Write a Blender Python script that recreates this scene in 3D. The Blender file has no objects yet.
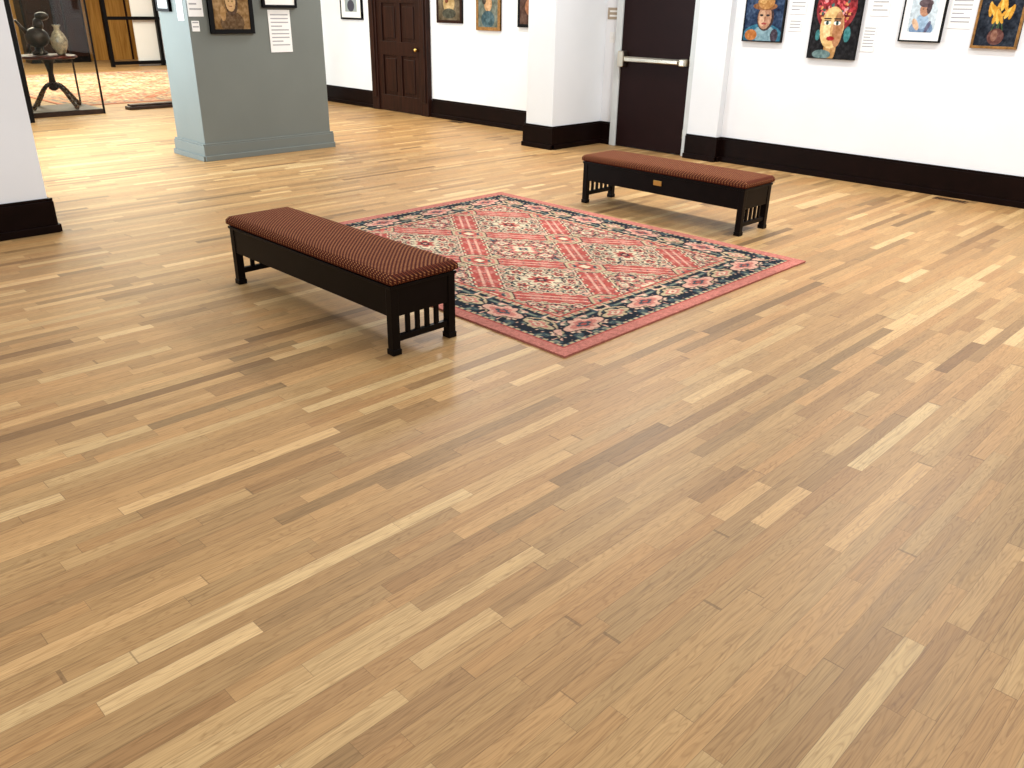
import bpy, bmesh, math, random
import numpy as np
from mathutils import Vector, Matrix
random.seed(4); np.random.seed(4)
S=bpy.context.scene
S.view_settings.view_transform='Standard'
S.view_settings.look='None'
COL=bpy.context.collection
def s2l(c):
    c=np.asarray(c,float)/255.
    return np.where(c<=0.04045,c/12.92,((c+0.055)/1.055)**2.4)
def L4(c): 
    r=s2l(c); return (float(r[0]),float(r[1]),float(r[2]),1.)

# ---------------- materials
class NT:
    def __init__(s,name):
        s.m=bpy.data.materials.new(name); s.m.use_nodes=True
        s.t=s.m.node_tree; s.n=s.t.nodes; s.b=s.n['Principled BSDF']
    def new(s,t,**k):
        n=s.n.new(t)
        for a,b in k.items(): setattr(n,a,b)
        return n
    def link(s,a,b): s.t.links.new(a,b)
    def math(s,op,a,b=None,c=None):
        n=s.n.new('ShaderNodeMath'); n.operation=op
        for i,v in enumerate((a,b,c)):
            if v is None: continue
            if isinstance(v,(int,float)): n.inputs[i].default_value=v
            else: s.link(v,n.inputs[i])
        return n.outputs[0]
    def ramp(s,fac,stops,interp='LINEAR'):
        n=s.n.new('ShaderNodeValToRGB'); n.color_ramp.interpolation=interp
        e=n.color_ramp.elements
        while len(e)<len(stops): e.new(0.5)
        for i,(p,c) in enumerate(stops):
            e[i].position=p; e[i].color=c
        s.link(fac,n.inputs[0]); return n.outputs[0]
    def mix(s,blend,fac,a,b):
        n=s.n.new('ShaderNodeMix'); n.data_type='RGBA'; n.blend_type=blend
        if isinstance(fac,(int,float)): n.inputs[0].default_value=fac
        else: s.link(fac,n.inputs[0])
        for i,v in ((6,a),(7,b)):
            if isinstance(v,tuple): n.inputs[i].default_value=v
            else: s.link(v,n.inputs[i])
        return n.outputs[2]
def simple(name,col,rough=0.5,metal=0.0,noise=0.06,scale=6.0,bump=0.0,spec=None):
    q=NT(name)
    tc=q.new('ShaderNodeTexCoord'); nz=q.new('ShaderNodeTexNoise'); nz.inputs['Scale'].default_value=scale
    nz.inputs['Detail'].default_value=4
    q.link(tc.outputs['Object'],nz.inputs['Vector'])
    c=np.asarray(col,float)
    o=q.ramp(nz.outputs[0],[(0.3,L4(np.clip(c*(1-noise),0,255))),(0.7,L4(np.clip(c*(1+noise),0,255)))])
    q.link(o,q.b.inputs['Base Color'])
    q.b.inputs['Roughness'].default_value=rough; q.b.inputs['Metallic'].default_value=metal
    if spec is not None: q.b.inputs['Specular IOR Level'].default_value=spec
    if bump:
        b=q.new('ShaderNodeBump'); b.inputs['Strength'].default_value=bump; b.inputs['Distance'].default_value=0.002
        n2=q.new('ShaderNodeTexNoise'); n2.inputs['Scale'].default_value=scale*20
        q.link(tc.outputs['Object'],n2.inputs['Vector'])
        q.link(n2.outputs[0],b.inputs['Height']); q.link(b.outputs[0],q.b.inputs['Normal'])
    return q.m
def woodmat(name,dark,light,rough=0.4,axis=2,scale=1.0,spec=.15):
    q=NT(name); tc=q.new('ShaderNodeTexCoord'); mp=q.new('ShaderNodeMapping')
    sc=[30*scale]*3; sc[axis]=2*scale; mp.inputs['Scale'].default_value=sc
    nz=q.new('ShaderNodeTexNoise'); nz.inputs['Scale'].default_value=1; nz.inputs['Detail'].default_value=6; nz.inputs['Distortion'].default_value=.6
    q.link(tc.outputs['Object'],mp.inputs[0]); q.link(mp.outputs[0],nz.inputs['Vector'])
    q.link(q.ramp(nz.outputs[0],[(0.3,L4(dark)),(0.7,L4(light))]),q.b.inputs['Base Color'])
    q.b.inputs['Roughness'].default_value=rough; q.b.inputs['Specular IOR Level'].default_value=spec
    return q.m
def vcolmat(name,rough=0.6,fabric=False):
    q=NT(name); a=q.new('ShaderNodeAttribute'); a.attribute_name='Col'
    src=a.outputs['Color']
    q.b.inputs['Specular IOR Level'].default_value=.15
    if fabric:
        tc=q.new('ShaderNodeTexCoord'); nz=q.new('ShaderNodeTexNoise'); nz.inputs['Scale'].default_value=140
        q.link(tc.outputs['Object'],nz.inputs['Vector'])
        v=q.ramp(nz.outputs[0],[(0.3,(.76,.76,.76,1)),(0.7,(1.15,1.15,1.15,1))])
        src=q.mix('MULTIPLY',1.0,src,v)
        b=q.new('ShaderNodeBump'); b.inputs['Strength'].default_value=.5; b.inputs['Distance'].default_value=.004
        q.link(nz.outputs[0],b.inputs['Height']); q.link(b.outputs[0],q.b.inputs['Normal'])
        q.b.inputs['Specular IOR Level'].default_value=.03
    q.link(src,q.b.inputs['Base Color']); q.b.inputs['Roughness'].default_value=rough
    return q.m

def floor_material():
    q=NT('oak_strip_floor'); W=0.060
    g=q.new('ShaderNodeNewGeometry'); sp=q.new('ShaderNodeSeparateXYZ'); q.link(g.outputs['Position'],sp.inputs[0])
    X,Y=sp.outputs[0],sp.outputs[1]
    xr=q.math('DIVIDE',X,W); row=q.math('FLOOR',xr); fx=q.math('FRACT',q.math('ADD',xr,1000.0))
    def wn(v,seed=0.0):
        c=q.new('ShaderNodeCombineXYZ'); 
        for i,a in enumerate(v):
            if isinstance(a,(int,float)): c.inputs[i].default_value=a
            else: q.link(a,c.inputs[i])
        n=q.new('ShaderNodeTexWhiteNoise'); n.noise_dimensions='3D'; q.link(c.outputs[0],n.inputs['Vector']); return n
    r1=wn((row,5.1,0.0)); s1=q.new('ShaderNodeSeparateColor'); q.link(r1.outputs['Color'],s1.inputs[0])
    Lr=q.math('ADD',q.math('MULTIPLY',s1.outputs[0],0.5),0.42)
    yy=q.math('DIVIDE',q.math('ADD',Y,q.math('MULTIPLY',s1.outputs[1],7.0)),Lr)
    yy=q.math('ADD',yy,q.math('MULTIPLY',q.math('SINE',q.math('MULTIPLY',yy,2.17)),0.38))
    col=q.math('FLOOR',yy); fy=q.math('FRACT',q.math('ADD',yy,1000.0))
    r2=wn((row,col,7.7)); s2=q.new('ShaderNodeSeparateColor'); q.link(r2.outputs['Color'],s2.inputs[0])
    base=q.ramp(s2.outputs[0],[(0.0,L4((122,91,57))),(0.04,L4((142,109,70))),(0.16,L4((160,123,80))),(0.5,L4((170,132,86))),(0.8,L4((177,139,92))),(0.94,L4((188,152,104))),(1.0,L4((204,170,122)))])
    hue=q.ramp(s2.outputs[1],[(0.0,(1.03,.98,.93,1)),(0.45,(1.0,1,.98,1)),(0.8,(.98,1.0,.99,1)),(1.0,(.94,.99,1.01,1))])
    c=q.mix('MULTIPLY',1.0,base,hue)
    # grain
    cv=q.new('ShaderNodeCombineXYZ')
    q.link(q.math('ADD',q.math('MULTIPLY',X,150.0),q.math('MULTIPLY',s2.outputs[2],90.0)),cv.inputs[0])
    q.link(q.math('ADD',q.math('MULTIPLY',Y,5.0),q.math('MULTIPLY',s2.outputs[1],60.0)),cv.inputs[1])
    q.link(q.math('MULTIPLY',s2.outputs[0],40.0),cv.inputs[2])
    n1=q.new('ShaderNodeTexNoise'); n1.inputs['Scale'].default_value=1.0; n1.inputs['Detail'].default_value=4; n1.inputs['Distortion'].default_value=0.5
    q.link(cv.outputs[0],n1.inputs['Vector'])
    g1=q.ramp(n1.outputs[0],[(0.25,(.66,.62,.57,1)),(0.46,(.96,.96,.95,1)),(0.75,(1.14,1.14,1.14,1))])
    c=q.mix('MULTIPLY',1.0,c,g1)
    # cathedral figure
    cv2=q.new('ShaderNodeCombineXYZ')
    q.link(q.math('ADD',q.math('MULTIPLY',X,32.0),q.math('MULTIPLY',s2.outputs[0],50.0)),cv2.inputs[0])
    q.link(q.math('ADD',q.math('MULTIPLY',Y,2.6),q.math('MULTIPLY',s2.outputs[2],60.0)),cv2.inputs[1])
    n2=q.new('ShaderNodeTexNoise'); n2.inputs['Scale'].default_value=1.0; n2.inputs['Detail'].default_value=1
    q.link(cv2.outputs[0],n2.inputs['Vector'])
    rings=q.math('FRACT',q.math('MULTIPLY',n2.outputs[0],13.0))
    g2=q.ramp(rings,[(0.0,(.78,.73,.67,1)),(0.3,(1.03,1.03,1.03,1)),(0.8,(1.02,1.02,1.02,1)),(1.0,(.78,.73,.67,1))])
    c=q.mix('MULTIPLY',0.75,c,g2)
    # gaps
    ex=q.math('MINIMUM',fx,q.math('SUBTRACT',1.0,fx))
    gx=q.math('LESS_THAN',ex,0.014)
    ey=q.math('MULTIPLY',q.math('MINIMUM',fy,q.math('SUBTRACT',1.0,fy)),Lr)
    gy=q.math('LESS_THAN',ey,0.0012)
    gap=q.math('MAXIMUM',gx,gy)
    c=q.mix('MIX',q.math('MULTIPLY',gap,0.45),c,L4((80,56,34)))
    q.link(c,q.b.inputs['Base Color'])
    rr=q.math('ADD',q.math('MULTIPLY',n1.outputs[0],0.12),0.41)
    q.link(rr,q.b.inputs['Roughness'])
    q.b.inputs['Specular IOR Level'].default_value=.28
    b=q.new('ShaderNodeBump'); b.inputs['Strength'].default_value=.2; b.inputs['Distance'].default_value=.001; b.invert=True
    q.link(gap,b.inputs['Height']); q.link(b.outputs[0],q.b.inputs['Normal'])
    return q.m

def cushion_material():
    q=NT('burgundy_lattice_upholstery')
    tc=q.new('ShaderNodeTexCoord'); sp=q.new('ShaderNodeSeparateXYZ'); q.link(tc.outputs['Object'],sp.inputs[0])
    a=q.math('ADD',sp.outputs[0],sp.outputs[2]); b=q.math('ADD',sp.outputs[1],sp.outputs[2])
    k=1/0.026
    u=q.math('MULTIPLY',q.math('ADD',a,b),k); v=q.math('MULTIPLY',q.math('SUBTRACT',a,b),k)
    fu=q.math('ABSOLUTE',q.math('SUBTRACT',q.math('FRACT',q.math('ADD',u,500.)),.5))
    fv=q.math('ABSOLUTE',q.math('SUBTRACT',q.math('FRACT',q.math('ADD',v,500.)),.5))
    dot=q.math('LESS_THAN',q.math('MAXIMUM',fu,fv),.17)
    line=q.math('GREATER_THAN',q.math('MAXIMUM',fu,fv),.39)
    c=q.mix('MIX',line,L4((104,52,36)),L4((54,28,24)))
    c=q.mix('MIX',dot,c,L4((168,122,78)))
    q.link(c,q.b.inputs['Base Color']); q.b.inputs['Roughness'].default_value=.9; q.b.inputs['Specular IOR Level'].default_value=.04
    nz=q.new('ShaderNodeTexNoise'); nz.inputs['Scale'].default_value=260; q.link(tc.outputs['Object'],nz.inputs['Vector'])
    bp=q.new('ShaderNodeBump'); bp.inputs['Strength'].default_value=.4; bp.inputs['Distance'].default_value=.002
    q.link(nz.outputs[0],bp.inputs['Height']); q.link(bp.outputs[0],q.b.inputs['Normal'])
    return q.m

M={}
M['floor']=floor_material()
M['wall']=simple('white_wall_paint',(234,236,239),.6,noise=.012,scale=1.5,bump=.1,spec=.3)
M['pil']=simple('white_pilaster_paint',(229,233,237),.55,noise=.012,scale=1.5,spec=.3)
M['base']=simple('black_brown_baseboard',(19,9,7),.4,noise=.2,scale=8,spec=.07)
M['gray']=simple('grey_green_paint',(112,117,112),.55,noise=.02,scale=2,spec=.25)
M['blackwood']=simple('ebonised_wood',(13,8,7),.38,noise=.25,scale=10,spec=.10)
M['cush']=cushion_material()
M['steeldoor']=simple('dark_brown_door_paint',(32,16,15),.4,noise=.05,spec=.08)
M['frame_w']=simple('door_frame_paint',(205,210,210),.35,noise=.02)
M['walnut']=woodmat('dark_walnut',(26,13,9),(50,26,18),.4,2,spec=.12)
M['brass']=simple('brass',(200,165,95),.3,1.0,noise=.05)
M['chrome']=simple('satin_steel',(205,198,182),.28,1.0,noise=.03)
M['black']=simple('black_frame',(12,11,12),.35,noise=.1,spec=.12)
M['gold']=simple('antique_gold_frame',(150,108,58),.4,.6,noise=.2,scale=30)
M['paper']=simple('label_paper',(238,238,236),.7,noise=.01)
M['ink']=simple('label_ink',(160,160,162),.7,noise=.02)
M['paint']=vcolmat('painted_canvas',.5)
M['rug']=vcolmat('wool_pile',.95,True)
M['goldwood']=woodmat('golden_oak_panel',(150,100,42),(200,150,78),.4,2,.5)
M['bronze']=simple('dark_bronze',(46,32,26),.35,.5,noise=.25,scale=12)
M['redlac']=simple('red_brown_lacquer',(84,34,24),.35,noise=.2,scale=12,spec=.2)
M['vase']=simple('glazed_vase',(150,130,100),.25,noise=.25,scale=20)
M['tan']=simple('tan_sign',(168,152,130),.5,noise=.02)
M['vent']=simple('floor_vent_metal',(110,80,50),.5,noise=.1)
g=NT('clear_glass'); g.b.inputs['Transmission Weight'].default_value=1; g.b.inputs['Roughness'].default_value=.02; g.b.inputs['Base Color'].default_value=(.93,.97,.96,1); g.b.inputs['IOR'].default_value=1.35
M['glass']=g.m

# ---------------- mesh builder
class MB:
    def __init__(s): s.bm=bmesh.new(); s.mats=[]
    def mi(s,m):
        if m not in s.mats: s.mats.append(m)
        return s.mats.index(m)
    def _fin(s,verts,m):
        fs=set(f for v in verts for f in v.link_faces)
        for f in fs: f.material_index=s.mi(m)
        return fs
    def box(s,x0,x1,y0,y1,z0,z1,m,bev=0.0):
        r=bmesh.ops.create_cube(s.bm,size=1)
        for v in r['verts']:
            v.co=Vector(((x0+x1)/2+v.co.x*(x1-x0),(y0+y1)/2+v.co.y*(y1-y0),(z0+z1)/2+v.co.z*(z1-z0)))
        fs=s._fin(r['verts'],m)
        if bev:
            es=list(set(e for f in fs for e in f.edges))
            o=bmesh.ops.bevel(s.bm,geom=es,offset=bev,segments=2,affect='EDGES',profile=.5)
            for f in o['faces']: f.material_index=s.mi(m)
    def cyl(s,p0,p1,r0,r1,m,seg=20):
        p0=Vector(p0);p1=Vector(p1);d=p1-p0
        r=bmesh.ops.create_cone(s.bm,cap_ends=True,segments=seg,radius1=r0,radius2=r1,depth=d.length)
        R=d.to_track_quat('Z','Y').to_matrix()
        for v in r['verts']: v.co=R@v.co+(p0+p1)/2
        for f in s._fin(r['verts'],m):
            f.smooth=len(f.verts)==4
    def lathe(s,prof,c,m,seg=32):
        vs=[]
        for r,z in prof:
            vs.append([s.bm.verts.new((c[0]+r*math.cos(2*math.pi*i/seg),c[1]+r*math.sin(2*math.pi*i/seg),c[2]+z)) for i in range(seg)])
        for a,b in zip(vs,vs[1:]):
            for i in range(seg):
                f=s.bm.faces.new((a[i],a[(i+1)%seg],b[(i+1)%seg],b[i])); f.smooth=True; f.material_index=s.mi(m)
        for ring,rev in ((vs[0],True),(vs[-1],False)):
            f=s.bm.faces.new(ring[::-1] if rev else ring); f.material_index=s.mi(m)
    def sph(s,c,r,m,sc=(1,1,1)):
        o=bmesh.ops.create_uvsphere(s.bm,u_segments=20,v_segments=12,radius=r)
        for v in o['verts']: v.co=Vector((c[0]+v.co.x*sc[0],c[1]+v.co.y*sc[1],c[2]+v.co.z*sc[2]))
        for f in s._fin(o['verts'],m): f.smooth=True
    def obj(s,name,loc=(0,0,0),parent=None):
        me=bpy.data.meshes.new(name); s.bm.normal_update(); s.bm.to_mesh(me); s.bm.free()
        for m in s.mats: me.materials.append(M[m])
        o=bpy.data.objects.new(name,me); COL.objects.link(o); o.location=loc
        if parent: o.parent=parent
        return o
def empty(name,loc=(0,0,0),rz=0):
    e=bpy.data.objects.new(name,None); COL.objects.link(e); e.location=loc; e.rotation_euler[2]=rz; e.empty_display_size=.2; return e
def onebox(name,*a,bev=0.0):
    b=MB(); b.box(*a,bev); return b.obj(name)

# ---------------- room shell
HW=3.5
onebox('floor',-27,3.0,-4,15,-.1,0,'floor')
YW=8.56
b=MB(); b.box(-13.3,3.0,YW,YW+.2,0,HW,'wall'); b.obj('wall_back')
XL=-6.72
b=MB(); b.box(XL-.2,XL,-4,1.87,0,HW,'wall'); b.obj('wall_left')
b=MB()
b.box(-13.3,-12.4,1.67,1.87,0,HW,'wall'); b.box(-8.2,XL-.2,1.67,1.87,0,HW,'wall')
b.box(-12.4,-8.2,1.67,1.87,0,.6,'wall'); b.box(-12.4,-8.2,1.67,1.87,3.0,HW,'wall'); b.obj('wall_window_side')
b=MB()
for x in (-12.4,-11.02,-9.64,-8.26): b.box(x,x+.06,1.72,1.8,.6,3.0,'frame_w')
for z in (.6,1.8,2.94): b.box(-12.34,-8.26,1.72,1.8,z,z+.06,'frame_w')
b.obj('window_1')
b=MB(); b.box(-13.5,-13.3,1.67,3.5,0,HW,'wall'); b.box(-13.5,-13.3,8.0,YW+.2,0,HW,'wall'); b.box(-13.5,-13.3,3.5,8.0,2.6,HW,'wall'); b.obj('wall_gallery_entrance')
b=MB(); b.box(-13.3,-13.14,3.42,3.72,0,2.6,'black',.005); b.box(-13.3,-13.14,7.9,8.02,0,2.6,'black',.005); b.box(-13.3,-13.14,3.72,7.9,2.5,2.6,'black',.005); b.obj('trim_entrance')
# annex room
b=MB(); b.box(-26,-25.8,-1,15,0,HW,'goldwood')
for i in range(24): b.box(-25.8,-25.76,-1+i*.66,-.96+i*.66,0,HW,'walnut')
b.obj('wall_annex_far')
b=MB(); b.box(-26,-13.5,14,14.2,0,HW,'wall'); b.obj('wall_annex_right')
b=MB(); b.box(-26,-13.5,-1.2,-1,0,HW,'wall'); b.obj('wall_annex_left')

def baseboard(name,segs,h=.27,m='base'):
    b=MB()
    for (x0,x1,y0,y1,nx,ny) in segs:
        t=.028; t2=.05
        for (tt,z0,z1) in ((t,0,h-.02),(t*.6,h-.02,h),(t2,0,.055)):
            if ny: b.box(x0,x1,min(y0,y0+ny*tt),max(y0,y0+ny*tt),z0,z1,m,.003)
            else: b.box(min(x0,x0+nx*tt),max(x0,x0+nx*tt),y0,y1,z0,z1,m,.003)
    return b.obj(name)
PX0,PX1,PY=-7.40,-6.96,7.64
QX0,QX1,QY=-5.58,-5.18,8.46
baseboard('baseboard_back',[(-13.3,-11.78,YW,YW,0,-1),(-10.3,PX0,YW,YW,0,-1),(QX1,3.0,YW,YW,0,-1),(PX1,-6.78,YW,YW,0,-1)])
baseboard('baseboard_left',[(XL,XL,-4,1.90,1,0),(-8,XL+.03,1.87,1.87,0,1)],h=.25)
b=MB(); b.box(PX0,PX1,PY,YW,0,HW,'pil',.006); b.obj('wall_pilaster_large')
baseboard('baseboard_pilaster_large',[(PX0-.03,PX1+.03,PY,PY,0,-1),(PX1,PX1,PY,YW,1,0),(PX0,PX0,PY,YW,-1,0)])
b=MB(); b.box(QX0,QX1,QY,YW,0,HW,'pil',.006); b.obj('wall_pilaster_small')
baseboard('baseboard_pilaster_small',[(QX0,QX1+.03,QY,QY,0,-1),(QX1,QX1,QY,YW,1,0)])

# grey display column
b=MB(); b.box(-9.50,-8.82,4.12,5.71,0,HW,'gray',.004); b.obj('display_column')
baseboard('baseboard_column',[(-9.53,-8.79,4.12,4.12,0,-1),(-8.82,-8.82,4.09,5.74,1,0),(-9.5,-8.8,5.71,5.71,0,1)],h=.18,m='gray')

# steel door with panic bar
b=MB(); DX0,DX1=-6.66,-5.66
b.box(DX0,DX1,YW-.05,YW,0.01,2.15,'steeldoor',.004)
b.box(DX0-.09,DX0,YW-.07,YW,0,2.24,'frame_w',.004); b.box(DX1,DX1+.07,YW-.07,YW,0,2.24,'frame_w',.004); b.box(DX0,DX1,YW-.07,YW,2.15,2.24,'frame_w',.004)
b.box(DX0+.03,DX1-.03,YW-.085,YW-.05,1.0,1.06,'chrome',.006)
b.box(DX0+.10,DX1-.12,YW-.13,YW-.09,1.005,1.055,'chrome',.01)
b.box(DX0+.01,DX0+.10,YW-.14,YW-.05,.94,1.12,'chrome',.012)
b.box(DX1-.10,DX1-.02,YW-.14,YW-.05,.99,1.07,'chrome',.012)
for z in (.25,1.05,1.85): b.cyl((DX1+.0,YW-.06,z-.05),(DX1+.0,YW-.06,z+.05),.01,.01,'chrome',10)
b.obj('door_1')
# walnut panelled door
b=MB(); X0,X1=-11.58,-10.50
b.box(X0,X1,YW-.03,YW,0.01,2.2,'walnut')
for a,c in ((X0-.18,X0),(X1,X1+.18)): b.box(a,c,YW-.08,YW,0,2.35,'walnut',.008); b.box(a+.04,c-.04,YW-.1,YW-.08,.2,2.3,'walnut',.006)
b.box(X0-.22,X1+.22,YW-.1,YW,2.2,2.42,'walnut',.008)
w=X1-X0
for a,c in ((X0,X0+.13),(X1-.13,X1),((X0+X1)/2-.06,(X0+X1)/2+.06)): b.box(a,c,YW-.055,YW-.03,.01,2.2,'walnut',.004)
for z0,z1 in ((.01,.25),(.85,1.05),(1.6,1.72),(2.08,2.2)): b.box(X0,X1,YW-.057,YW-.03,z0,z1,'walnut',.004)
for (a,c) in ((X0+.17,(X0+X1)/2-.1),((X0+X1)/2+.1,X1-.17)):
    for z0,z1 in ((.3,.8),(1.1,1.55),(1.77,2.03)): b.box(a,c,YW-.045,YW-.03,z0,z1,'walnut',.007)
b.sph((X1-.07,YW-.1,.95),.03,'brass'); b.cyl((X1-.07,YW-.05,.95),(X1-.07,YW-.09,.95),.012,.012,'brass',12)
b.obj('door_2')

# ---------------- painting helpers
def vnoise(x,y,seed=0):
    xi=np.floor(x).astype(int); yi=np.floor(y).astype(int); fx=x-xi; fy=y-yi
    fx=fx*fx*(3-2*fx); fy=fy*fy*(3-2*fy)
    def h(a,b_):
        v=np.sin(a*127.1+b_*311.7+seed*74.7)*43758.5453; return v-np.floor(v)
    return (h(xi,yi)*(1-fx)+h(xi+1,yi)*fx)*(1-fy)+(h(xi,yi+1)*(1-fx)+h(xi+1,yi+1)*fx)*fy
class Cv:
    def __init__(s,w,h,bg,res=.0035):
        s.w,s.h=w,h; s.nx=max(24,int(w/res)); s.ny=max(24,int(h/res))
        s.u,s.v=np.meshgrid(np.linspace(0,1,s.nx),np.linspace(0,1,s.ny))
        s.c=np.zeros((s.ny,s.nx,3))+np.array(bg,float)
    def put(s,mask,col): s.c[mask]=np.array(col,float)
    def ell(s,cx,cy,rx,ry,col,rot=0):
        a=math.radians(rot); dx=(s.u-cx)*s.w; dy=(s.v-cy)*s.h
        X=dx*math.cos(a)+dy*math.sin(a); Y=-dx*math.sin(a)+dy*math.cos(a)
        s.put((X/(rx*s.w))**2+(Y/(ry*s.h))**2<1,col)
    def rect(s,a,b_,c,d,col): s.put((s.u>a)&(s.u<b_)&(s.v>c)&(s.v<d),col)
    def mottle(s,amt=18,sc=14,seed=1):
        n=vnoise(s.u*sc,s.v*sc*s.h/s.w,seed)-.5+.5*(vnoise(s.u*sc*3,s.v*sc*3,seed+1)-.5)
        s.c=np.clip(s.c+n[...,None]*amt*2,0,255)
    def mesh(s,name,z=0):
        vs=np.stack([(s.u-.5)*s.w,np.zeros_like(s.u),s.v*s.h],-1).reshape(-1,3)
        i=np.arange(s.nx*s.ny).reshape(s.ny,s.nx)
        fs=np.stack([i[:-1,:-1],i[:-1,1:],i[1:,1:],i[1:,:-1]],-1).reshape(-1,4)
        me=bpy.data.meshes.new(name); me.from_pydata(vs.tolist(),[],fs.tolist())
        at=me.color_attributes.new('Col','FLOAT_COLOR','POINT')
        c=np.ones((len(vs),4)); c[:,:3]=s2l(s.c.reshape(-1,3)); at.data.foreach_set('color',c.ravel())
        me.materials.append(M['paint']); return me
def hang(name,w,h,fr,fw,cv,center,bottom,side='back',x=None,y=None):
    if side=='back': e=empty(name,(center,YW-.001,bottom))
    elif side=='col': e=empty(name,(-8.82+.001,center,bottom),math.pi/2)
    elif side=='colleft': e=empty(name,(center,4.12-.001,bottom))
    b=MB(); t=.035
    b.box(-w/2,w/2,-t+.01,0,fw*.3,h-fw*.3,fr)
    b.box(-w/2,-w/2+fw,-t,0,0,h,fr,.002); b.box(w/2-fw,w/2,-t,0,0,h,fr,.002)
    b.box(-w/2+fw,w/2-fw,-t,0,0,fw,fr,.002); b.box(-w/2+fw,w/2-fw,-t,0,h-fw,h,fr,.002)
    b.obj('frame',parent=e)
    me=cv.mesh('canvas'); o=bpy.data.objects.new('canvas',me); COL.objects.link(o); o.parent=e; o.location=(0,-t+.006,fw)
    return e
def label(w,h,center,bottom,side='back',lines=6):
    if side=='back': e=empty('wall_label',(center,YW-.001,bottom))
    elif side=='col': e=empty('wall_label',(-8.819,center,bottom),math.pi/2)
    elif side=='colleft': e=empty('wall_label',(center,4.119,bottom))
    b=MB(); b.box(-w/2,w/2,-.004,0,0,h,'paper')
    for i in range(lines):
        z=h*.9-i*h*.8/lines; x1=w*.4 if i%4!=3 else w*.1
        b.box(-w*.4,x1,-.0046,-.004,z-h*.25/lines,z,'ink')
    b.obj('card',parent=e)
def blankcv(w,h,fw,bg): return Cv(w-2*fw,h-2*fw,bg)

# P1 portrait w/ hat on blue
c=blankcv(.46,.56,.012,(30,48,76)); c.mottle(30,7,3)
for k in range(9): c.ell(.08+.11*k,.9-.05*(k%3),.05,.05,[(70,110,130),(120,90,60),(40,90,110)][k%3],k*30)
c.ell(.5,.05,.55,.26,(46,104,128)); c.ell(.55,.12,.3,.16,(120,150,160)); c.ell(.2,.1,.16,.1,(176,110,56)); c.ell(.82,.1,.1,.12,(60,50,60))
c.ell(.54,.42,.22,.24,(60,42,40)); c.ell(.52,.42,.18,.21,(166,124,98)); c.ell(.46,.40,.09,.14,(196,158,128))
c.ell(.43,.46,.045,.02,(30,25,30)); c.ell(.60,.46,.045,.02,(30,25,30)); c.ell(.52,.31,.07,.02,(150,60,56)); c.ell(.53,.39,.025,.05,(150,104,80))
c.ell(.5,.62,.32,.07,(130,84,48)); c.ell(.52,.70,.22,.13,(170,122,68)); c.ell(.44,.73,.10,.07,(196,154,96)); c.mottle(20,22,5)
hang('framed_painting',.46,.56,'black',.012,c,-4.82,1.285)
# P2 woman with red scarf on black
c=blankcv(.50,.72,.006,(20,18,20))
c.ell(.48,.66,.42,.32,(130,38,42))
rs=np.random.RandomState(3)
for i in range(150):
    a=rs.rand()*6.28; r=.37*math.sqrt(rs.rand()); c.ell(.48+r*math.cos(a),.68+.75*r*math.sin(a),.035,.016,[(204,84,88),(50,86,84),(206,146,90),(214,150,150),(90,22,28),(170,50,56)][rs.randint(6)],rs.rand()*180)
c.ell(.46,.12,.13,.18,(176,134,84)); c.ell(.44,.40,.25,.27,(212,176,118)); c.ell(.57,.38,.11,.23,(166,116,78)); c.ell(.36,.38,.10,.12,(230,200,146))
for x in (.33,.54): c.ell(x,.46,.075,.026,(235,232,220)); c.ell(x,.46,.03,.025,(30,60,60)); c.ell(x,.515,.09,.011,(40,25,20)); c.ell(x,.488,.08,.008,(40,25,20))
c.ell(.44,.38,.03,.07,(190,146,96)); c.ell(.44,.26,.085,.03,(160,30,38)); c.ell(.78,.32,.07,.10,(60,120,122)); c.ell(.16,.3,.05,.07,(60,120,122)); c.ell(.3,.05,.2,.06,(96,120,120)); c.mottle(20,20,8)
hang('framed_painting',.50,.72,'black',.006,c,-4.03,1.155)
# P3 white mat drawing
c=blankcv(.38,.48,.014,(240,240,238)); c.rect(.16,.84,.16,.86,(190,204,212)); c.mottle(14,8,2)
c.ell(.5,.22,.30,.16,(110,136,166)); c.ell(.5,.36,.16,.14,(150,176,200)); c.ell(.52,.58,.13,.13,(178,132,106)); c.ell(.52,.70,.18,.08,(90,76,80)); c.ell(.62,.62,.06,.12,(80,66,70)); c.ell(.34,.30,.07,.12,(205,170,140),30); c.ell(.66,.26,.05,.12,(96,96,120),-20)
c.ell(.47,.59,.02,.01,(30,30,30)); c.ell(.57,.59,.02,.01,(30,30,30)); c.mottle(16,22,2); c.put((c.u<.15)|(c.u>.85)|(c.v<.15)|(c.v>.87),(236,236,234))
hang('framed_drawing',.38,.48,'black',.014,c,-3.20,1.345)
# P4 dark blue w yellow flowers
c=blankcv(.38,.52,.022,(28,34,44)); c.mottle(16,7,4)
for x,y,r in ((.30,.62,25),(.52,.72,-5),(.70,.58,-30),(.45,.5,8)):
    c.ell((x+.5)/2,y-.25,.012,.22,(60,84,50),-r*.5); 
    for k in (-28,0,28): c.ell(x+k*.002,y,.05,.13,(196,142,50) if k else (222,178,84),r+k*.7)
c.ell(.5,.16,.2,.14,(96,62,56)); c.ell(.46,.18,.08,.1,(130,92,76)); c.mottle(16,20,6)
hang('framed_painting',.38,.52,'gold',.022,c,-2.55,1.315)
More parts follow.
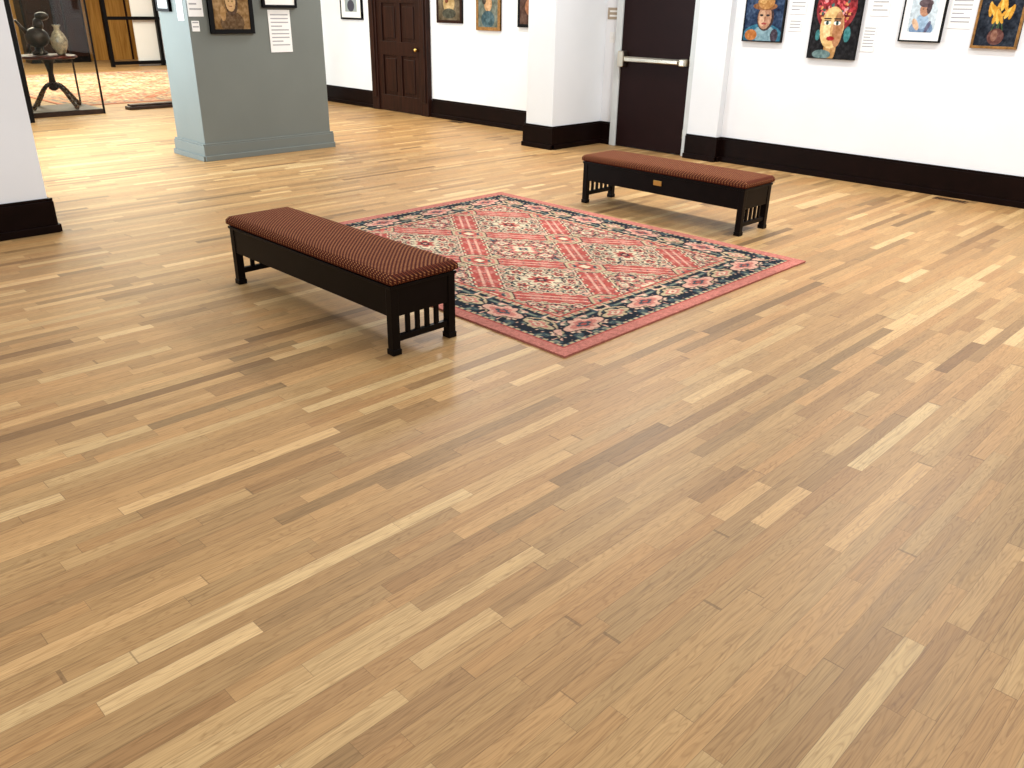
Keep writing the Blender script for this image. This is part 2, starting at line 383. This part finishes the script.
# distant ones
c=blankcv(.6,.5,.03,(238,238,236)); c.rect(.2,.8,.2,.8,(150,160,160)); c.ell(.5,.4,.18,.2,(70,70,80)); hang('framed_print',.60,.5,'black',.03,c,-12.30,1.34)
c=blankcv(.55,.5,.03,(90,78,60)); c.ell(.5,.5,.25,.3,(170,144,100)); c.ell(.5,.2,.3,.15,(60,60,50)); c.ell(.4,.6,.08,.1,(110,60,40)); c.mottle(24,9,3); hang('framed_painting',.55,.5,'walnut',.04,c,-9.86,1.345)
c=blankcv(.48,.58,.045,(100,106,96)); c.ell(.5,.6,.2,.2,(190,150,110)); c.ell(.5,.2,.34,.22,(60,84,92)); c.ell(.3,.7,.1,.12,(70,60,50)); c.mottle(24,9,9); hang('framed_painting',.48,.58,'gold',.045,c,-9.04,1.27)
c=blankcv(.46,.5,.04,(80,56,46)); c.ell(.5,.5,.25,.25,(160,110,80)); c.mottle(20,8,2); hang('framed_painting',.46,.5,'black',.04,c,-8.23,1.33)
# on column
c=blankcv(.50,.60,.05,(128,98,60)); c.mottle(26,7,3); c.ell(.5,.12,.34,.22,(90,68,44)); c.ell(.52,.5,.18,.24,(70,50,34)); c.ell(.5,.52,.14,.18,(186,150,104)); c.ell(.48,.70,.2,.09,(66,46,30)); c.ell(.45,.54,.02,.012,(40,25,15)); c.ell(.55,.54,.02,.012,(40,25,15)); c.ell(.5,.44,.04,.012,(120,70,50)); c.ell(.26,.3,.08,.14,(160,125,80)); c.mottle(18,18,7)
hang('framed_painting',.50,.60,'black',.045,c,4.59,1.275,'col')
c=blankcv(.42,.5,.03,(238,236,230)); c.rect(.2,.8,.2,.8,(180,170,150)); hang('framed_print',.42,.5,'black',.03,c,5.17,1.53,'col')
label(.27,.43,5.16,1.08,'col',9)
label(.16,.30,4.21,1.44,'col',5)
label(.08,.10,4.19,1.30,'col',2)
c=blankcv(.30,.4,.03,(200,200,195)); c.rect(.25,.75,.25,.75,(120,130,140)); hang('framed_print',.30,.4,'black',.03,c,-9.31,1.48,'colleft')
label(.13,.3,-8.97,1.40,'colleft',5)
label(.14,.11,-4.47,1.40,lines=3); label(.18,.16,-4.46,1.56,lines=4)
label(.13,.24,-3.68,1.24,lines=7); label(.18,.22,-3.62,1.56,lines=5)
label(.20,.26,-2.88,1.47,lines=6)
b=MB(); b.box(-.09,.09,-.006,0,0,.13,'tan',.002); b.box(-.06,.06,-.0075,-.006,.03,.05,'paper'); b.box(-.06,.06,-.0075,-.006,.08,.10,'paper'); b.obj('room_sign',(-6.85,YW,1.46))
b=MB(); b.box(-.04,.04,-.006,0,0,.12,'paper',.002); b.box(-.01,.01,-.014,-.006,.04,.08,'paper',.002); b.obj('light_switch',(-6.85,YW,1.20))

# ---------------- rug
def rugmesh(name,W,H,res,loc,pale=False):
    nx=int(W/res)+1; ny=int(H/res)+1
    u,v=np.meshgrid(np.linspace(0,W,nx),np.linspace(0,H,ny))
    P=dict(rose=(176,110,98),rose2=(196,150,130),red=(158,76,68),cream=(198,182,152),tan=(174,154,122),navy=(36,40,46),navy2=(60,72,76),sage=(112,116,100),gray=(140,130,112))
    if pale: P=dict(rose=(190,130,108),rose2=(206,160,130),red=(170,100,80),cream=(216,198,160),tan=(200,178,138),navy=(120,110,110),navy2=(150,140,128),sage=(170,160,124),gray=(180,170,140))
    P={k:np.array(a,float) for k,a in P.items()}
    c=np.zeros((ny,nx,3))
    ex=np.minimum(u,W-u); ey=np.minimum(v,H-v); e=np.minimum(ex,ey)
    along=np.where(ex<ey,np.abs(v-H/2),np.abs(u-W/2))
    def put(m,k): c[m]=P[k]
    ax=np.abs(u-W/2); ay=np.abs(v-H/2)
    X=ax/1.16; Y=ay/.86
    Pq=X+Y+.5; Q=X-Y+.5
    pi_=np.floor(Pq); qi=np.floor(Q); p=np.abs(Pq-pi_-.5); q_=np.abs(Q-qi-.5)
    hi=np.maximum(p,q_); lo=np.minimum(p,q_); sx=np.abs(p-q_); sy=p+q_
    wob=.014*np.sign(np.sin(lo*56)); hw=hi+wob
    kind=np.mod(pi_+qi,2)
    n1=vnoise(sy*17,sx*17,1); n2=vnoise(sy*30+4,sx*30,5); n3=vnoise(hi*40,lo*40,9); n4=vnoise(ax*26,ay*26,14)
    # organic floral ground: vines, leaves and blossoms mirrored about each lozenge
    for k in range(2):
        m=kind==k
        put(m,('tan','rose2')[k]); put(m&(n1>.60),('rose','tan')[k]); put(m&(n1>.76),'navy2')
        put(m&(np.abs(n2-.5)<.045),'sage'); put(m&(n2>.78),'red'); put(m&(n3>.76),'cream'); put(m&(n3<.14),'navy'); put(m&(n4>.86),'navy2')
        for (cp_,cq,rr,f1) in ((0,0,.15,8),(.19,.19,.08,5),(.27,.03,.055,6),(.03,.27,.055,6),(.32,.19,.04,5),(.19,.32,.04,5)):
            dp=p-cp_; dq=q_-cq; r=np.sqrt(dp*dp+dq*dq); th=np.arctan2(dq,dp); rad=rr*(1+.26*np.cos(f1*th+1))
            a1,a2,a3=(('rose','cream','navy2'),('cream','red','navy'))[k]
            put(m&(r<rad+.014),'navy'); put(m&(r<rad),a1); put(m&(r<rad*.66),a2); put(m&(r<rad*.34),a3); put(m&(r<rad*.15),'rose2')
    # bold salmon-red lattice
    put(hw>.355,'navy'); put(hw>.366,'cream'); put(hw>.38,'red')
    bm_=hw>.38
    put(bm_&(hi>.45)&(hi<.475),'rose2'); put(bm_&(vnoise(lo*30,hi*60,3)>.76),'rose'); put(bm_&(vnoise(lo*40+3,hi*70,6)>.86),'navy2')
    cr=np.maximum(.5-p,.5-q_); st=(.5-p)+(.5-q_)
    put((cr<.19)&(st<.27),'navy'); put((cr<.177)&(st<.255),'tan'); put((cr<.15)&(st<.21)&(n2>.5),'rose'); put((cr<.15)&(st<.21)&(n2<.3),'navy2'); put((cr<.08)&(st<.12),'red'); put(st<.06,'cream')
    # ---- borders
    B0,B1,B2,B3,B4=.085,.105,.365,.395,.41
    m=e<B4; put(m,'red')
    m=e<B3; put(m,'tan'); ph=np.mod(along,.07)-.035
    put(m&((ph**2+((e-(B2+B3)/2))**2)<.011**2),'rose'); put(m&(np.abs(ph)>.028),'navy2')
    m=e<B2; put(m,'navy')
    mid=(B1+B2)/2; per=.56; a=np.abs(np.mod(along,per)-per/2); d=e-mid
    nb=vnoise(a*24,d*24+20,7); nb2=vnoise(a*44+3,d*44+20,8)
    put(m&(nb>.60),'navy2'); put(m&(nb>.74),'sage'); put(m&(nb2>.80),'rose2'); put(m&(nb2>.89),'cream')
    vine=np.abs(d-.085*np.cos(2*np.pi*along/per))<.008; put(m&vine,'tan')
    for off,rr in ((0,.085),(per/2,.060)):
        aa=np.abs(a-off); r=np.sqrt(aa**2*.45+(d*1.15)**2); th=np.arctan2(d,aa); rad=rr*(1+.24*np.cos(5*th))
        put(m&(r<rad+.012),'navy'); put(m&(r<rad),'tan' if off else 'rose2'); put(m&(r<rad*.66),'rose'); put(m&(r<rad*.38),'cream' if off else 'navy2'); put(m&(r<rad*.18),'red')
    m=e<B1; put(m,'tan'); ph=np.mod(along,.05)-.025; put(m&(np.abs(ph)<.010),'navy2')
    m=e<B0; put(m,'rose'); c[m]*=(1+.10*(vnoise(u*90,v*90,2)[m]-.5))[:,None]
    put((e<B0)&(e>B0-.012),'red')
    c*=(1+.16*(vnoise(u*2.5,v*2.5,31)-.5)+.16*(vnoise(u*70,v*50,33)-.5))[...,None]
    h=.011+.0012*vnoise(u*60,v*60,2)
    vs=np.stack([u-W/2,v-H/2,h],-1).reshape(-1,3)
    i=np.arange(nx*ny).reshape(ny,nx)
    fs=np.stack([i[:-1,:-1],i[:-1,1:],i[1:,1:],i[1:,:-1]],-1).reshape(-1,4).tolist()
    loop=np.concatenate([i[0,:-1],i[:-1,-1],i[-1,:0:-1],i[:0:-1,0]])
    n=len(vs); bot=vs[loop].copy(); bot[:,2]=0.0
    k=len(loop)
    for j in range(k): fs.append([int(loop[j]),n+j,n+(j+1)%k,int(loop[(j+1)%k])])
    fs.append([n+j for j in range(k)][::-1])
    allv=np.concatenate([vs,bot]); me=bpy.data.meshes.new(name); me.from_pydata(allv.tolist(),[],fs)
    at=me.color_attributes.new('Col','FLOAT_COLOR','POINT'); cc=np.ones((len(allv),4)); cc[:n,:3]=s2l(np.clip(c,0,255).reshape(-1,3)); cc[n:,:3]=s2l(P['rose'])
    at.data.foreach_set('color',cc.ravel()); me.materials.append(M['rug'])
    o=bpy.data.objects.new(name,me); COL.objects.link(o); o.location=loc; return o
rugmesh('patterned_area_rug',3.05,2.52,.006,(-4.0,4.13,0))
rugmesh('patterned_area_rug.001',6.6,4.6,.03,(-18.1,7.0,0),True)

# ---------------- benches
def bench(name,loc,plaque=False):
    e=empty(name,loc)
    Lx,Ly=.80,.205
    b=MB(); lw=.046
    for sx in (-1,1):
        for sy in (-1,1):
            x=sx*(Lx-lw/2); y=sy*(Ly-lw/2)
            b.box(x-lw/2,x+lw/2,y-lw/2,y+lw/2,0,.35,'blackwood',.003)
            b.box(x-lw/2-.004,x+lw/2+.004,y-lw/2-.004,y+lw/2+.004,0.0,.03,'blackwood',.003)
    for sy in (-1,1):
        y=sy*(Ly-.016)
        b.box(-Lx+lw,Lx-lw,y-.012,y+.012,.20,.352,'blackwood',.003)
    for sx in (-1,1):
        x=sx*(Lx-.016)
        b.box(x-.012,x+.012,-Ly+lw,Ly-lw,.20,.352,'blackwood',.003)
        xr=sx*(Lx-lw/2)
        b.box(xr-.014,xr+.014,-Ly+lw,Ly-lw,.065,.098,'blackwood',.003)
        for k in (-1.5,-.5,.5,1.5): b.box(xr-.009,xr+.009,k*.062-.012,k*.062+.012,.098,.205,'blackwood',.002)
    b.box(-Lx-.006,Lx+.006,-Ly-.006,Ly+.006,.346,.362,'blackwood',.003)
    b.obj('frame',parent=e)
    if plaque:
        b=MB(); b.box(-.04,.04,-Ly-.003,-Ly+.006,.27,.31,'brass',.002); b.obj('plaque',parent=e)
    nx,ny=90,26; cx,cy=Lx+.014,Ly+.010; bm=bmesh.new()
    def pt(i,j,top):
        a=-1+2*i/nx; c_=-1+2*j/ny
        x=a*cx; y=c_*cy
        edge=min(cx-abs(x),cy-abs(y)); r=.022
        k=max(0,1-edge/r)
        zt=.418+.012*(1-a**6)*(1-c_**4) - r*(1-math.sqrt(max(0,1-k*k)))*.9
        zb=.362+ .012*(1-math.sqrt(max(0,1-k*k)))
        return (x,y,zt if top else zb)
    T=[[bm.verts.new(pt(i,j,True)) for j in range(ny+1)] for i in range(nx+1)]
    Bv=[[bm.verts.new(pt(i,j,False)) for j in range(ny+1)] for i in range(nx+1)]
    for i in range(nx):
        for j in range(ny):
            bm.faces.new((T[i][j],T[i+1][j],T[i+1][j+1],T[i][j+1])); bm.faces.new((Bv[i][j],Bv[i][j+1],Bv[i+1][j+1],Bv[i+1][j]))
    for i in range(nx):
        bm.faces.new((Bv[i][0],Bv[i+1][0],T[i+1][0],T[i][0])); bm.faces.new((T[i][ny],T[i+1][ny],Bv[i+1][ny],Bv[i][ny]))
    for j in range(ny):
        bm.faces.new((T[0][j],T[0][j+1],Bv[0][j+1],Bv[0][j])); bm.faces.new((Bv[nx][j],Bv[nx][j+1],T[nx][j+1],T[nx][j]))
    for f in bm.faces: f.smooth=True
    me=bpy.data.meshes.new('cushion'); bm.to_mesh(me); bm.free(); me.materials.append(M['cush'])
    o=bpy.data.objects.new('cushion',me); COL.objects.link(o); o.parent=e
    return e
bench('upholstered_bench',(-3.87,2.465,0))
bench('upholstered_bench.001',(-3.97,5.87,0),True)

# ---------------- small things
def vent(name,x,y):
    b=MB(); b.box(-.15,.15,-.05,.05,0,.004,'vent')
    for i in range(9): b.box(-.13+i*.03,-.115+i*.03,-.035,.035,.004,.006,'black')
    b.obj(name,(x,y,0))
vent('floor_vent',-9.6,8.42); vent('floor_vent.001',-2.55,8.38)
# glass display case holding a small table with a bronze and a vase
def case(x,y):
    e=empty('glass_display_case',(x,y,.0))
    b=MB()
    hx,hy,H=.48,.50,1.75
    b.box(-hx,hx,-hy,hy,.0,.07,'bronze',.005)
    for sx in (-1,1):
        for sy in (-1,1): b.box(sx*hx-.012,sx*hx+.012,sy*hy-.012,sy*hy+.012,.0,H,'black',.002)
    for sy in (-1,1): b.box(-hx,hx,sy*hy-.012,sy*hy+.012,H,H+.03,'black'); b.box(sy*hx-.012,sy*hx+.012,-hy,hy,H,H+.03,'black')
    b.box(-hx+.016,hx-.016,-hy-.004,-hy+.004,.07,H,'glass'); b.box(hx-.004,hx+.004,-hy+.016,hy-.016,.07,H,'glass')
    b.obj('case',parent=e)
    b=MB(); z0=.07
    b.lathe([(.03,.25),(.07,.28),(.05,.36),(.035,.5),(.06,.62),(.09,.68),(.12,.70)],(0,0,z0),'walnut'); b.lathe([(.36,.70),(.40,.715),(.40,.735),(.37,.75)],(0,0,z0),'redlac')
    for k in range(4):
        a=k*math.pi/2+.4; pr=None
        for t in np.linspace(0,1,9):
            r=.04+.36*t; z=.34-.30*t+.10*math.sin(math.pi*t)*(1-t)
            p=(r*math.cos(a),r*math.sin(a),z0+max(z,.03))
            if pr: b.cyl(pr,p,.03,.026,'walnut',10)
            pr=p
        b.sph((pr[0],pr[1],z0+.035),.035,'walnut')
    b.obj('table',parent=e)
    s=MB(); Z=.07
    s.lathe([(.10,.75),(.11,.78),(.06,.81),(.06,.86)],(-.12,-.05,Z),'bronze')
    s.sph((-.12,-.05,.98+Z),.13,'bronze',(1,1.3,1.1)); s.sph((-.12,.0,1.16+Z),.07,'bronze',(1,1,1.3)); s.sph((-.12,.07,1.27+Z),.065,'bronze',(1,1.5,.9)); s.cyl((-.12,-.15,1.0+Z),(-.12,-.30,1.22+Z),.04,.015,'bronze')
    s.cyl((-.12,.10,.95+Z),(-.12,.2,.78+Z),.035,.02,'bronze'); s.cyl((-.12,-.16,.95+Z),(-.12,-.22,.78+Z),.035,.02,'bronze')
    s.obj('bronze_sculpture',parent=e)
    s=MB(); s.lathe([(.05,.75),(.06,.77),(.11,.88),(.12,.95),(.08,1.04),(.04,1.09),(.04,1.13),(.06,1.16)],(.14,.16,Z),'vase'); s.obj('vase',parent=e)
case(-14.12,4.35)
b=MB(); b.box(-.10,.10,-.45,.45,0,.05,'bronze',.01); b.box(-.07,.07,-.42,.42,.05,.08,'bronze',.01); b.obj('low_step',(-13.9,5.75,0))
b=MB()
for y in (8.6,9.9,11.4,12.8): b.box(-.05,.05,y-.04,y+.04,0,3,'black')
for z in (0.05,1.1,2.9): b.box(-.04,.04,8.6,12.8,z,z+.08,'black')
b.box(-.10,-.06,9.3,12.8,0,3,'wall')
b.obj('trim_annex_screen',(-23,0,0))
b=MB(); b.box(-.25,.25,-.75,.75,0,2.4,'black',.01)
for s_ in (-1,1): b.box(.25,.27,s_*.37-.33,s_*.37+.33,.15,2.3,'walnut',.01); b.box(.27,.29,s_*.37-.27,s_*.37+.27,.25,1.1,'walnut',.01); b.box(.27,.29,s_*.37-.27,s_*.37+.27,1.2,2.2,'walnut',.01)
b.obj('dark_cabinet',(-25.4,8.1,0))

# ---------------- lights
w=bpy.data.worlds.new('World'); S.world=w; w.use_nodes=True
w.node_tree.nodes['Background'].inputs[0].default_value=(.96,.98,1,1); w.node_tree.nodes['Background'].inputs[1].default_value=.52
def area(name,loc,tgt,sx,sy,p,col):
    l=bpy.data.lights.new(name,'AREA'); l.shape='RECTANGLE'; l.size=sx; l.size_y=sy; l.energy=p; l.color=col
    o=bpy.data.objects.new(name,l); COL.objects.link(o); o.location=loc
    o.rotation_euler=(Vector(tgt)-Vector(loc)).to_track_quat('-Z','Y').to_euler(); return o
for i,x in enumerate((-8.0,-5.0,-2.0)):
    area('ceiling_light_back_%d'%i,(x,7.2,3.6),(x+.1,5.2,0),.6,.6,105,(1,.98,.95))
for i,(x,y) in enumerate(((-4.5,3.2),(-.5,5.0),(-1.0,.6),(-4.2,-.8))):
    area('ceiling_light_mid_%d'%i,(x,y,3.7),(x,y,0),1.4,1.4,46,(1,.99,.97))
area('wall_wash_light',(-1.5,5.2,3.6),(-1.5,8.5,1.6),2.5,.5,50,(1,.99,.97))
area('window_light',(-10.3,1.95,1.9),(-9.6,5,1.0),4,2.2,330,(.78,.91,1))
area('ceiling_light_entry',(-11,5.5,3.6),(-11,5.5,0),1.5,1.5,160,(1,.87,.60))
area('ceiling_light_annex',(-19,6,3.6),(-19,6,0),4,4,700,(1,.90,.66))

# ---------------- camera
f=820.7; th=math.radians(24.79); ro=math.radians(1.0); ya=math.radians(44.72)
fwd=np.array([-math.sin(ya)*math.cos(th),math.cos(ya)*math.cos(th),-math.sin(th)])
r=np.array([math.cos(ya),math.sin(ya),0]); u=np.cross(r,fwd)
r2=r*math.cos(ro)+u*math.sin(ro); u2=-r*math.sin(ro)+u*math.cos(ro)
cd=bpy.data.cameras.new('camera'); cd.sensor_width=36; cd.lens=f/1024*36; cd.clip_end=200
co=bpy.data.objects.new('camera',cd); COL.objects.link(co)
Rm=Matrix((r2,u2,-fwd)).transposed().to_4x4(); Rm.translation=Vector((0,0,1.6)); co.matrix_world=Rm
S.camera=co
